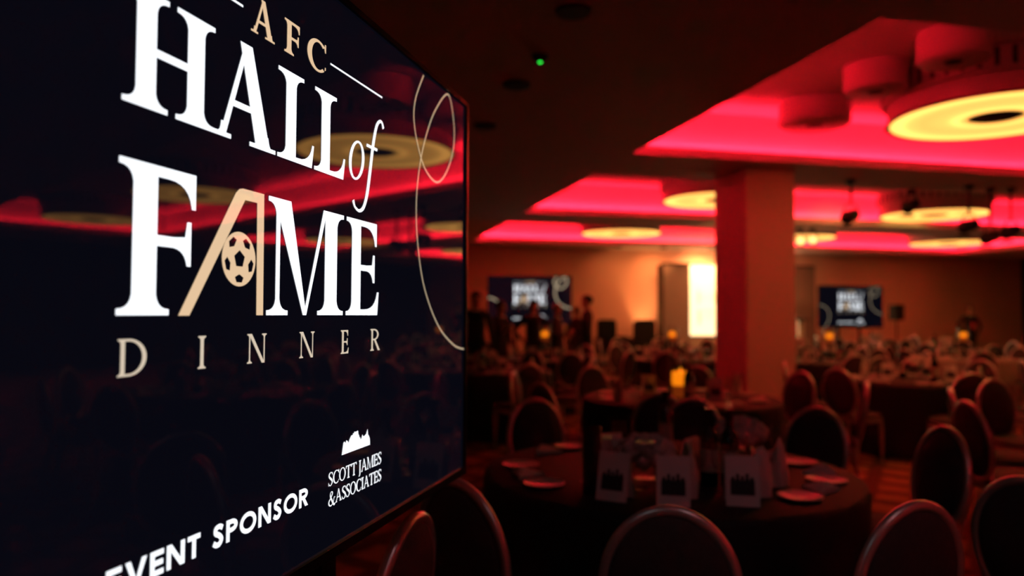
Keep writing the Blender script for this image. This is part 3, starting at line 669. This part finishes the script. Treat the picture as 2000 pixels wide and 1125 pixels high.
def mk_flowers(nb=16, r=.11, h=.16):
    rnd = random.Random(nb); t = thing('flower_arrangement', 'x', 'flowers')
    MB().lathe([(.04, 0), (.05, .01), (.06, .10), (.052, .105), (.045, .02), (0, .015)], 24).build('bowl', 'glass', t)
    for k in range(nb):
        th = math.acos(1-1.15*(k+.5)/nb); a_ = k*2.4; c = (r*math.sin(th)*math.cos(a_), r*math.sin(th)*math.sin(a_), h+r*.7*math.cos(th)); q = (.040 if nb < 20 else .026)+.010*rnd.random()
        MB().blob(c, (q, q, q*.85), 12, 8, True, lambda d, kk=k: 1+.22*math.sin(6*math.atan2(d[1], d[0])+kk)*abs(d[2])).build('blossom', 'petal', t)
    for k in range(7):
        a_ = 2*PI*k/7; ca, sa = math.cos(a_), math.sin(a_); s_ = MB()
        pts = [(.03, 0, .10), (.09, .03, .13), (.15, 0, .12), (.09, -.03, .13), (.09, 0, .14)]
        s_.add([(p[0]*ca-p[1]*sa, p[0]*sa+p[1]*ca, p[2]) for p in pts], [(0, 1, 4), (1, 2, 4), (2, 3, 4), (3, 0, 4)]).build('leaf', 'leaf', t)
    return t
flowers = proto_once(mk_flowers)
def mk_carafe():
    t = thing('tall_glass_cylinder', 'x', 'glass cylinder')
    MB().lathe([(.036, 0), (.037, .255), (.034, .258), (.0325, .25), (.0315, .012), (0, .012)], 28).build('cylinder', 'smokeglass', t); return t
carafe = proto_once(mk_carafe)

# ------------------------------------------------------------------ the laid table beside the big television
T0 = (1.44, 3.13)
D0 = 'on the table beside the huge television'
table(T0[0], T0[1], 'beside the huge television')
for (px, py, l) in ((1055, 783, 'dark oval-backed chair across the laid table, close to the huge television edge'), (1345, 790, 'dark oval-backed chair across the laid table, straight below the bright candle'),
        (1578, 800, 'dark oval-backed chair across the laid table, behind the upright napkins'), (950, 926, 'dark oval-backed chair at the laid table by the huge television corner'),
        (1308, 994, 'dark oval-backed chair, back turned, before the middle tent card'), (1690, 955, 'dark oval-backed chair turned sideways at the laid table beside the open carpet'), (1815, 836, 'dark oval-backed chair at the laid table facing the upright napkins across plates')):
    q = U(px, py, .925); d = math.hypot(q.x-T0[0], q.y-T0[1]); k = max(d, 1.345)/d
    chair_back_at(T0[0]+(q.x-T0[0])*k, T0[1]+(q.y-T0[1])*k, T0[0], T0[1], l, 'chairs around the laid table')
q = U(806, 1010, .925); chair_back_at(q.x, q.y, q.x-1, q.y+.55, 'dark oval-backed chair pulled out beneath the edge of the huge television', None, 0)
occ = []
def on0(px, py, r=.06, rmax=.5):                       # spot on the cloth, nudged until free of its neighbours
    v = U(px, py, TZ); x, y = v.x-T0[0], v.y-T0[1]; d = math.hypot(x, y); f = min(1, rmax/d); x, y = x*f, y*f
    for k in range(400):
        a_, q = k*2.4, .006*math.sqrt(k); xx, yy = x+q*math.cos(a_)*2, y+q*math.sin(a_)*2
        if math.hypot(xx, yy) < max(rmax, .5)+.02 and all(math.hypot(xx-o[0], yy-o[1]) > r+o[2] for o in occ): break
    occ.append((xx, yy, r)); return (T0[0]+xx, T0[1]+yy, TZ)
def face(v, off=0): return math.atan2(-v[1], -v[0])+PI/2+off
v = on0(1163, 995, .066, .62); menucard(v, face(v, -.35), 'white tent card with dark team photo beside the smoked glass cylinder', None)
v = on0(1317, 996, .066, .62); menucard(v, face(v, .02), 'white tent card with dark team photo behind the turned chair', None)
v = on0(1485, 1000, .066, .62); menucard(v, face(v, .10), 'white tent card with dark team photo beside the upright napkins', None)
v = on0(1090, 1000, .038, .60); carafe(v, 0, 'tall smoked glass cylinder standing among plates and tent cards', None)
n0 = len(occ)
for i, dg_ in enumerate((180, 214, 246, 278, 310, 342, 15, 50, 90, 130)):
    a_ = math.radians(dg_); x, y = .655*math.cos(a_), .655*math.sin(a_)
    if all(math.hypot(x-o[0], y-o[1]) > .088+o[2] for o in occ[:n0]): occ.append((x, y, .088)); napkin((T0[0]+x, T0[1]+y, TZ), a_+PI/2+.5*math.sin(i*3), 'white folded napkin lying flat '+D0, 'folded napkins on the near table', kind='mitre')
    a_ -= math.radians(16.5); x, y = .66*math.cos(a_), .66*math.sin(a_)
    if all(math.hypot(x-o[0], y-o[1]) > .085+o[2] for o in occ[:n0]): occ.append((x, y, .085)); plate((T0[0]+x, T0[1]+y, TZ), a_, 'small white side plate '+D0, 'plates laid on the near table')
v = on0(1565, 985, .05, .6); napkin(v, .0, 'white napkin folded upright into a tall hat '+D0, 'upright napkins on the near table', kind='hat')
v = on0(1385, 1010, .05); napkin(v, 1.1, 'white napkin folded upright into a tall hat '+D0, 'upright napkins on the near table', kind='hat')
v = on0(1535, 950, .05); napkin(v, .6, 'white napkin folded upright into a tall hat '+D0, 'upright napkins on the near table', kind='hat')
v = on0(1190, 925, .066); menucard(v, face(v, .5), 'white tent card standing askew behind the smoked glass cylinder', None)
v = on0(1350, 935, .066); menucard(v, face(v, 1.15), 'white tent card turned edge-on beside the dark wine bottles', None)
for (px, py) in ((1385, 948), (1412, 950), (1300, 885)):
    v = on0(px, py, .039); bottle(v, .4, 'dark wine bottle '+D0, 'wine bottles on the near table')
v = on0(1445, 905, .135); flowers(v, .3, 'white flower arrangement beside the dark wine bottles', None, nb=30, r=.10, h=.13)
v = on0(1255, 930, .135); flowers(v, 1.3, 'white flower arrangement between the tent cards', None, nb=31, r=.10, h=.11)
for (px, py) in ((1235, 985), (1375, 985), (1432, 985), (1540, 1005), (1130, 960), (1300, 905), (1490, 905), (1590, 960), (1210, 905), (1090, 950)):
    v = on0(px, py, .039, .46); wineglass(v, 0, 'clear wine glass '+D0, 'wine glasses on the near table')

# ------------------------------------------------------------------ the other tables
GUEST_SPOTS = [(930, 570, 11.2), (978, 592, 12.3), (1042, 588, 12.85), (1088, 594, 13.55), (1127, 603, 14.3), (1146, 580, 12.7), (1894, 599, 17.4)]      # pixel and depth of each guest
GUEST_XY = [UY(*g) for g in GUEST_SPOTS]
TABS = [ # x, y, phrase, pale, start angle, candle (None, 'low', 'tall'), detail
    (2.80, 5.82, 'before the pillar with the bright candle', False, .25, 'low', 2),
    (5.45, 3.70, 'across the carpet aisle from the laid table', False, .15, None, 1),
    (6.15, 6.95, 'beyond the open carpet near the pillar', False, .35, None, 1),
    (1.75, 9.05, 'along the soffit of downlights', False, .1, None, 1),
    (7.20, 9.90, 'past the pillar under the hanging lamps', False, .4, 'tall', 1),
    (10.0, 10.3, 'out across the hall', True, .2, 'tall', 1),
    (5.15, 11.0, 'behind the pillar towards the stage', False, .3, 'tall', 1),
    (3.10, 11.2, 'among the standing guests', False, .0, 'tall', 1),
    (6.50, 14.0, 'in front of the stage armchairs', False, .5, None, 0),
    (8.80, 13.0, 'facing the stage panel', False, .2, None, 0),
    (12.1, 12.9, 'facing the loudspeaker television', False, .6, None, 0),
    (12.9, 15.9, 'under the loudspeaker television', False, .3, None, 0),
    (2.10, 13.5, 'by the television with guests before it', False, .3, 'tall', 0),
    (9.2, 6.6, 'across the hall beneath the drum coffer', False, .2, None, 0),
]
# two chairs left standing loose by the carpet aisle
q = U(1888, 785, .925); chair_back_at(q.x, q.y, q.x+1, q.y-.25, 'dark oval-backed chair left out on the carpet aisle with glinting rim', None)
q = U(1985, 938, .925); chair_back_at(q.x+.05, q.y, q.x+1.0, q.y+.3, 'dark oval-backed chair standing alone past the laid table', None)

allc = [(T0[0], T0[1])] + [(x, y) for x, y, *_ in TABS]
for i, (x, y, ph, pale, a0, cand, det) in enumerate(TABS):
    table(x, y, ph, pale)
    for k in range(8):
        a_ = a0+2*PI*k/8; R = 1.15+.05*math.sin(k*2.7+i*1.3); cx, cy_ = x+R*math.cos(a_), y+R*math.sin(a_)
        if any(math.hypot(cx-p[0], cy_-p[1]) < .50 for p in placed) or any(math.hypot(cx-p[0], cy_-p[1]) < 1.12 for p in allc if p != (x, y)): continue
        if any(math.hypot(cx-g.x, cy_-g.y) < .62 for g in GUEST_XY): continue
        if cy_ > 16.55 or (cy_ > 13.7 and cx < 5.0 and cx > 2.7): continue
        if 4.35 < cx < 5.85 and 7.7 < cy_ < 9.35: continue
        if i == 0 and k == 6: continue          # open side of the table before the pillar
        chair(cx, cy_, a_+PI+.12*math.sin(k*5+i), 'dark oval-backed chair at the round table '+ph, 'chairs at the table '+ph)
    npl = 8 if det else 6
    for k in range(npl):
        a_ = a0+2*PI*k/npl; v = (x+.63*math.cos(a_), y+.63*math.sin(a_), TZ)
        p_ = a_-.22; plate((x+.64*math.cos(p_), y+.64*math.sin(p_), TZ), a_, 'white side plate on the round table '+ph, 'plates '+ph)
        if k % 4 == i % 4: napkin(v, a_+PI/2, 'white upright napkin at the round table '+ph, 'upright napkins '+ph, kind='hat')
        else: napkin(v, a_+PI/2, 'white flat napkin at the round table '+ph, 'flat napkins '+ph, kind='mitre')
        if det:
            b_ = a_+.26; wineglass((x+.47*math.cos(b_), y+.47*math.sin(b_), TZ), 0, 'clear wine glass on the round table '+ph, 'wine glasses '+ph)
    if cand == 'low': vase((x-.02, y-.04, TZ), 0, 'glass cylinder vase with a glowing orange candle before the pillar', None, r=.108, h=.39, cr=.072, ch=.22)
    elif cand: vase((x, y, TZ), 0, 'footed glass vase with orange candle, table '+ph, None, lift=.28, r=.085, h=.24, cr=.055, ch=.14)
    else: flowers((x, y, TZ), i, 'white flower arrangement on the round table '+ph, None, nb=10, r=.12, h=.15)
    for k in range(2 if det else 1):
        b_ = a0+1.1+PI*k; bottle((x+.27*math.cos(b_), y+.27*math.sin(b_), TZ), 0, 'dark wine bottle on the round table '+ph, 'wine bottles '+ph)
        b_ += .9; v = (x+.30*math.cos(b_), y+.30*math.sin(b_), TZ); menucard(v, face(v, .3*k), 'dark-photo tent card on the table '+ph, 'tent cards '+ph)
# ------------------------------------------------------------------ stage end of the hall
o = MB().box(6.2, 13.9, 17.05, YF-.001, 0, .30).build('stage_platform', 'stage', bevel=.01); tag(o, 'low carpeted stage platform below the bright backdrop', 'stage')
LBX0, LBX1 = 9.28, 12.35
t = thing('stage_backdrop', 'cream stage backdrop panel lettered HALL FAME, glowing in place of front spotlights', 'backdrop', (0, 18.95, 0))
MB().box(LBX0, LBX1, 0, .16, .88, 2.82).build('glow_panel', 'panelglow', t, bevel=.01)
MB().box(LBX0+.1, LBX1-.1, .02, .15, .30, .88).build('plinth', 'panelgrey', t)
def bgword(chars, x0, x1, z0, z1):
    G = []
    for c, a, b in chars: G.append(serif(c, x0+(x1-x0)*a, x0+(x1-x0)*b, z0, z1, (z1-z0)*.20, (z1-z0)*.07, (z1-z0)*.12, (z1-z0)*.04))
    return G
G = bgword((('H', 0, .26), ('A', .25, .50), ('L', .51, .72), ('L', .73, .94)), LBX0+.32, LBX1-.32, 1.78, 2.10) + bgword((('F', 0, .20), ('A', .21, .44), ('M', .45, .80), ('E', .81, 1.0)), LBX0+.32, LBX1-.32, 1.20, 1.58)
for g in G:
    me = flat('printed_letter', g, 'glowprint', .002)
    for v in me.vertices: v.co.x += SW/2
    link('printed_letter', me, t)
for (x0, x1, l) in ((8.47, 9.24, 'grey upright stage panel beside the armchairs and backdrop'), (12.40, 13.1, 'grey upright stage panel between the backdrop and the white plinth')):
    t = thing('stage_flat', l, 'stage flat', (0, 18.62, .30), 0, 'grey flank panels'); MB().box(x0, x1, 0, .06, 0, 2.50).build('face_board', 'panelgrey', t, bevel=.006)
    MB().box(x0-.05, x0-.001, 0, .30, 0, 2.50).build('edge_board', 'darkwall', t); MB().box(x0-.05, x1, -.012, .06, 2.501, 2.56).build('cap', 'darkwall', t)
# uplighter washing the wall beside the panel
t = thing('uplighter', 'small black uplighter washing the wall beside the grey panel', 'lamp', (8.02, 18.75, .30))
MB().lathe([(.07, 0), (.08, .02), (.08, .14), (.065, .15), (.065, .13), (0, .13)], 24).build('housing', 'black', t); MB().lathe([(0, .131), (.062, .131), (.062, .138), (0, .14)], 20).build('lens', 'lens', t)
def spot(parent, loc, target, energy, size, blend, col, rad=.06):
    d = bpy.data.lights.new('lamp_beam', 'SPOT'); d.energy = energy; d.spot_size = size; d.spot_blend = blend; d.color = col; d.shadow_soft_size = rad
    l = bpy.data.objects.new('lamp_beam', d); COL.objects.link(l); l.parent = parent; l.location = loc
    v = Vector(target)-Vector(loc); l.rotation_euler = v.to_track_quat('-Z', 'Y').to_euler(); return l
spot(t, (0, 0, .16), (.18, .42, 2.0), 160, 1.0, .8, (1, .42, .12), .05)
# wall washers recessed in the soffit above the stage
for (x, e, l) in ((7.1, 22, 'recessed wall washer above the stage armchairs'), (8.4, 110, 'recessed wall washer between the armchairs and the grey flat'), (9.8, 480, 'recessed wall washer above the grey stage flat'), (11.4, 480, 'recessed wall washer above the bright backdrop')):
    t = thing('wall_washer', l, 'lamp', (x, 18.45, ZC), 0, 'wall washers above the stage')
    MB().lathe([(.07, -.03), (.09, -.03), (.09, 0), (.07, 0)], 24).build('trim_ring', 'vent', t); MB().lathe([(0, -.018), (.069, -.018), (.069, 0), (0, 0)], 24).build('lens', 'lens', t)
    spot(t, (0, 0, -.04), (.0, .8, -1.4), e, 2.3, 1.0, (1, .33, .09), .06)
# black leather armchairs on the stage
def armchair(x, y, rz, l):
    t = thing('armchair', l, 'armchair', (x, y, .30), rz, 'stage armchairs')
    MB().box(-.27, .27, -.24, .26, .16, .42).build('seat', 'leather', t, bevel=.04); MB().box(-.29, .29, .20, .34, .16, 1.02).build('backrest', 'leather', t, bevel=.05)
    for s_ in (-1, 1):
        MB().box(min(s_*.27, s_*.37), max(s_*.27, s_*.37), -.26, .30, .14, .60).build('armrest', 'leather', t, bevel=.04)
        for yy in (-.20, .26): MB().lathe([(.018, 0), (.024, .15)], 10, (s_*.27, yy, 0)).build('leg', 'blackmetal', t)
q1 = UY(1197, 660, 17.55); q2 = UY(1263, 660, 17.55)
armchair(q1.x, 17.55, .25, 'black leather armchair on stage farther from the grey panel'); armchair(q2.x, 17.55, -.2, 'black leather armchair on stage next to the grey panel')
# white plinth with small lamp at the far end of the stage
q = UY(1564, 665, 17.8)
t = thing('lectern', 'slim white lectern with a dark sloped top beside the pillar', 'lectern', (q.x, 17.8, .30))
MB().box(-.17, .17, -.14, .14, 0, .05).build('base', 'white', t, bevel=.006); MB().box(-.08, .08, -.05, .05, .05, 1.02).build('column', 'white', t, bevel=.006)
MB().add([(-.20, -.15, 1.02), (.20, -.15, 1.02), (.20, .15, 1.10), (-.20, .15, 1.10), (-.20, -.15, 1.06), (.20, -.15, 1.06), (.20, .15, 1.14), (-.20, .15, 1.14)], [(3, 2, 1, 0), (4, 5, 6, 7), (0, 1, 5, 4), (1, 2, 6, 5), (2, 3, 7, 6), (3, 0, 4, 7)]).build('sloped_top', 'darkwall', t)
# loudspeaker on a pole
q = UY(1751, 610, 17.1)
t = thing('loudspeaker', 'black loudspeaker on a thin pole by the distant television', 'loudspeaker', (q.x, 17.1, 0))
c = MB().box(-.15, .15, -.13, .13, 1.33, 1.75).build('cabinet', 'black', t, bevel=.015)
MB().box(-.13, .13, -.136, -.13, 1.35, 1.73).build('front_grille', 'vent', c)
MB().tube([(0, 0, .45), (0, 0, 1.33)], .018, 10).build('pole', 'blackmetal', t)
for k in range(3):
    a_ = 2*PI*k/3; MB().tube([(0, 0, .55), (.38*math.cos(a_), .38*math.sin(a_), .012)], .012, 8).build('leg', 'blackmetal', t)
# lighting bar with stage lamps hung below the soffit
def parcan(px, py, Y, aim, l, on=0):
    q = UY(px, py, Y); t = thing('stage_lamp', l, 'stage lamp', (q.x, q.y, q.z), 0, 'hanging stage lamps')
    d = (Vector(aim)-q).normalized(); rot = d.to_track_quat('-Z', 'Y').to_matrix().to_4x4()
    def local(o): o.matrix_local = rot
    local(MB().lathe([(.055, .15), (.075, .10), (.085, -.10), (.095, -.12), (.088, -.12), (.078, -.09), (0, -.085)], 24).build('can', 'black', t))
    local(MB().lathe([(0, -.086), (.076, -.091), (.076, -.098), (0, -.10)], 20).build('lens', 'lens' if on else 'vent', t))
    local(MB().box(-.09, .09, -.13, -.105, -.14, -.12).build('barn_door', 'black', t))
    up = ZC-q.z
    MB().tube([(-.10, 0, .0), (-.105, 0, .10), (-.06, 0, .16), (.06, 0, .16), (.105, 0, .10), (.10, 0, 0)], .008, 8).build('yoke', 'blackmetal', t)
    MB().tube([(0, 0, .155), (0, 0, up)], .018, 8).build('drop_rod', 'blackmetal', t)
    MB().lathe([(.06, up-.05), (.07, up), (0, up)], 16).build('clamp', 'black', t)
    if on: spot(t, d*.13, d*8, on, .62, .9, (1, .32, .09), .07)
STG = (10.6, 19.2, 2.0)
parcan(1662, 422, 8.55, (9.6, 19.2, 2.1), 'black stage lamp hanging alone beside the pillar', 900)
parcan(1893, 441, 8.55, (11.0, 19.2, 1.9), 'black stage lamp hanging just under the yellow ring', 900)
parcan(1935, 463, 8.62, (12.5, 19.2, 1.7), 'lowest black stage lamp of the cluster', 0)
parcan(1975, 452, 8.55, (13, 19.2, 1.7), 'black stage lamp at the end of the cluster', 0)
parcan(1563, 470, 13.5, (3.0, 3.0, 1.2), 'lit stage lamp facing the hall beside the pillar', 1e-3)
parcan(1587, 468, 13.5, (3.0, 3.0, 1.2), 'smaller lit stage lamp past the one beside the pillar', 1e-3)
parcan(1780, 402, 9.0, (11, 19.2, 2), 'black stage lamp tucked up against the soffit', 0)

# unseen lit downlights added behind the camera to brighten the foreground
for y, e in ((-.1, 13), (-1.5, 13), (-2.9, 13)):
    t = thing('fill_downlight', 'lit recessed downlight added behind the camera to brighten the foreground', 'downlight', (1.32, y, ZC), 0, 'added fill downlights behind the camera')
    MB().lathe([(.075, -.02), (.10, -.02), (.11, 0), (.075, 0)], 28).build('bezel_ring', 'grille', t); MB().lathe([(0, -.016), (.074, -.012), (.074, 0), (0, 0)], 24).build('lens', 'lens', t)
    spot(t, (0, 0, -.03), (.0, .0, -2), e, 2.7, .8, (1, .50, .52), .07)

# ------------------------------------------------------------------ guests (one continuous skinned body each)
def person(px, py_top, Y, height, facing, label, suit='suit', hair='hair', arms='down', badge=False, step=.0, dress=False):
    q = UY(px, py_top, Y); t = thing('person', label, 'person', (q.x, q.y, 0), facing)
    k = height/1.76; V = []; R = []; E = []
    def add(p, r, par=None):
        V.append((p[0]*k, p[1]*k, p[2]*k)); R.append((r*k if not isinstance(r, tuple) else r[0]*k, r*k if not isinstance(r, tuple) else r[1]*k))
        if par is not None: E.append((par, len(V)-1))
        return len(V)-1
    pel = add((0, 0, .96), (.150, .105)); ab = add((0, .0, 1.10), (.138, .098), pel); ch = add((0, -.005, 1.28), (.165, .112), ab); sh = add((0, -.01, 1.42), (.12, .085), ch)
    nk = add((0, 0, 1.505), .046, sh); jaw = add((0, .020, 1.585), (.068, .074), nk); sk = add((0, .008, 1.665), (.084, .096), jaw); add((0, .004, 1.725), (.048, .060), sk)
    nose = add((0, .098, 1.615), .014, jaw)
    for s_ in (-1, 1): add((s_*.083, -.005, 1.625), .014, jaw)
    hands = []
    for s_ in (-1, 1):
        shp = add((s_*.175, -.01, 1.405), .062, sh)
        if arms == 'front': el, wr = (s_*.25, .02, 1.13), (s_*.10, .22, 1.10)
        elif arms == 'drink' and s_ > 0: el, wr = (s_*.25, .02, 1.12), (s_*.16, .24, 1.22)
        elif arms == 'hips': el, wr = (s_*.36, -.06, 1.17), (s_*.20, .06, 1.00)
        else: el, wr = (s_*.235, -.03, 1.13), (s_*.255, .05, .88)
        e_ = add(el, .046, shp); mid = add(tuple((a+b)/2 for a, b in zip(el, wr)), .040, e_); w_ = add(wr, (.028, .032), mid)
        d = (Vector(wr)-Vector(el)).normalized(); sd = Vector((0, 1, 0)) if abs(d.y) < .7 else Vector((0, 0, 1)); sd = (sd-d*sd.dot(d)).normalized()
        pm_ = Vector(wr)+d*.075; pa = add(pm_, (.020, .040), w_); hands.append((V[w_], k*.16)); nrm = d.cross(sd)*(-s_)
        for j, ln in enumerate((.066, .078, .072, .056)):
            o_ = pm_+sd*(.030-.020*j); b1 = o_+d*(.028+ln*.35); b2 = o_+d*(.028+ln*.7)+nrm*.012; b3 = o_+d*(.028+ln*.92)+nrm*.028
            f0 = add(b1, .0095, pa); f1 = add(b2, .009, f0); add(b3, .008, f1)
        th0 = add(Vector(wr)+d*.045+sd*.045, .011, w_); add(Vector(wr)+d*.085+sd*.062+nrm*.01, .009, th0)
    for s_ in (-1, 1):
        st = step*s_; hp = add((s_*.088, 0, .90), .092, pel); kn = add((s_*.10, st*.5+.01, .50), .062, hp); cf = add((s_*.10, st*.8-.02, .34), .058, kn); an = add((s_*.105, st-.02, .095), .040, cf)
        hl = add((s_*.105, st-.02, .045), .040, an); add((s_*.125, st+.15, .035), .032, hl)
    me = bpy.data.meshes.new('body'); me.from_pydata(V, E, []); o = bpy.data.objects.new('body', me); COL.objects.link(o); o.parent = t
    sm = o.modifiers.new('Skin', 'SKIN'); sm.use_smooth_shade = True
    for i, sv in enumerate(me.skin_vertices[0].data): sv.radius = R[i]; sv.use_root = (i == 0)
    ss = o.modifiers.new('Sub', 'SUBSURF'); ss.levels = 1; ss.render_levels = 1
    dg = bpy.context.evaluated_depsgraph_get(); ne = bpy.data.meshes.new_from_object(o.evaluated_get(dg)); o.modifiers.clear(); o.data = ne
    ne.materials.clear()
    for m in (suit, 'skin', 'shirt', 'black'): ne.materials.append(M[m])
    for p_ in ne.polygons:
        c = p_.center; p_.use_smooth = True; z = c.z/k
        if z > 1.50: p_.material_index = 1
        elif any((Vector(c)-Vector(h)).length < r and (Vector(c)-Vector(h)).dot(Vector((c[0]-h[0], c[1]-h[1], c[2]-h[2]))) >= 0 and z < 1.34 and (abs(c.x)/k > (.165 if arms == 'hips' else .05)) and ((Vector(c)-Vector(h)).length < r) and _tip(c, h, k, arms) for h, r in hands): p_.material_index = 1
        elif z > 1.19 and c.y > .05*k and abs(c.x)/k < .004+(z-1.19)*.13: p_.material_index = 2
        elif z < .075: p_.material_index = 3
    # hair: cap over the back and top of the skull
    hs = MB(); hs.blob((0, -.008*k, 1.672*k), (.088*k, .108*k, .092*k), 18, 12, True, lambda d: 1.0 if (d[2] > .25 or d[1] < .15) else .80); hs.build('hair', hair, t)
    for s_ in (-1, 1): MB().blob((s_*.030*k, .092*k, 1.645*k), (.011*k, .007*k, .007*k), 10, 6).build('eye', 'eye', t)
    MB().blob((0, .091*k, 1.575*k), (.022*k, .008*k, .006*k), 10, 6).build('mouth', 'skin', t)
    if badge: MB().box(-.055*k, .055*k, .112*k, .122*k, 1.12*k, 1.26*k).build('chest_badge', 'badge', t)
    if dress:
        n = 28; vs = []; fs = []
        for i, (z, r) in enumerate(((1.12, .150), (.98, .185), (.75, .215), (.45, .25), (.12, .30))):
            for j in range(n): a_ = 2*PI*j/n; rr = r*(1+.05*math.sin(9*a_)*i/4); vs.append((rr*k*math.cos(a_), rr*.75*k*math.sin(a_), z*k))
        for i in range(4):
            for j in range(n): fs.append((i*n+j, i*n+(j+1) % n, (i+1)*n+(j+1) % n, (i+1)*n+j))
        MB().add(vs, fs, True).build('skirt', suit, t)
    return t
def _tip(c, h, k, arms):                       # faces beyond the wrist
    return (c[2] < h[2]+.01*k) if arms in ('down', 'hips') else (c[1] > h[1]+.005*k)
person(930, 570, 11.2, 1.80, 2.9, 'tall guest in a black suit standing near the television edge, back turned', 'suit', step=.08)
person(978, 592, 12.3, 1.68, -2.6, 'guest in a charcoal suit before the dark side of the television', 'suit2', arms='drink')
person(1042, 588, 12.85, 1.72, 3.0, 'guest in black silhouetted against the glowing slide lettering', 'suit', arms='hips')
person(1088, 594, 13.55, 1.66, -2.2, 'guest in dark burgundy dress below the glowing swirl of the television', 'dress', 'fairhair', 'front', dress=True)
person(1127, 603, 14.3, 1.62, -.7, 'shorter guest in burgundy facing the man in black', 'dress', 'fairhair', 'drink', dress=True)
person(1146, 580, 12.7, 1.80, 1.4, 'man in a black suit standing in profile against the orange wall', 'suit', arms='front', step=.1)
person(1894, 599, 17.4, 1.76, 3.0, 'guest in a dark suit with a red badge by the dim wall', 'suit', arms='hips', badge=True)
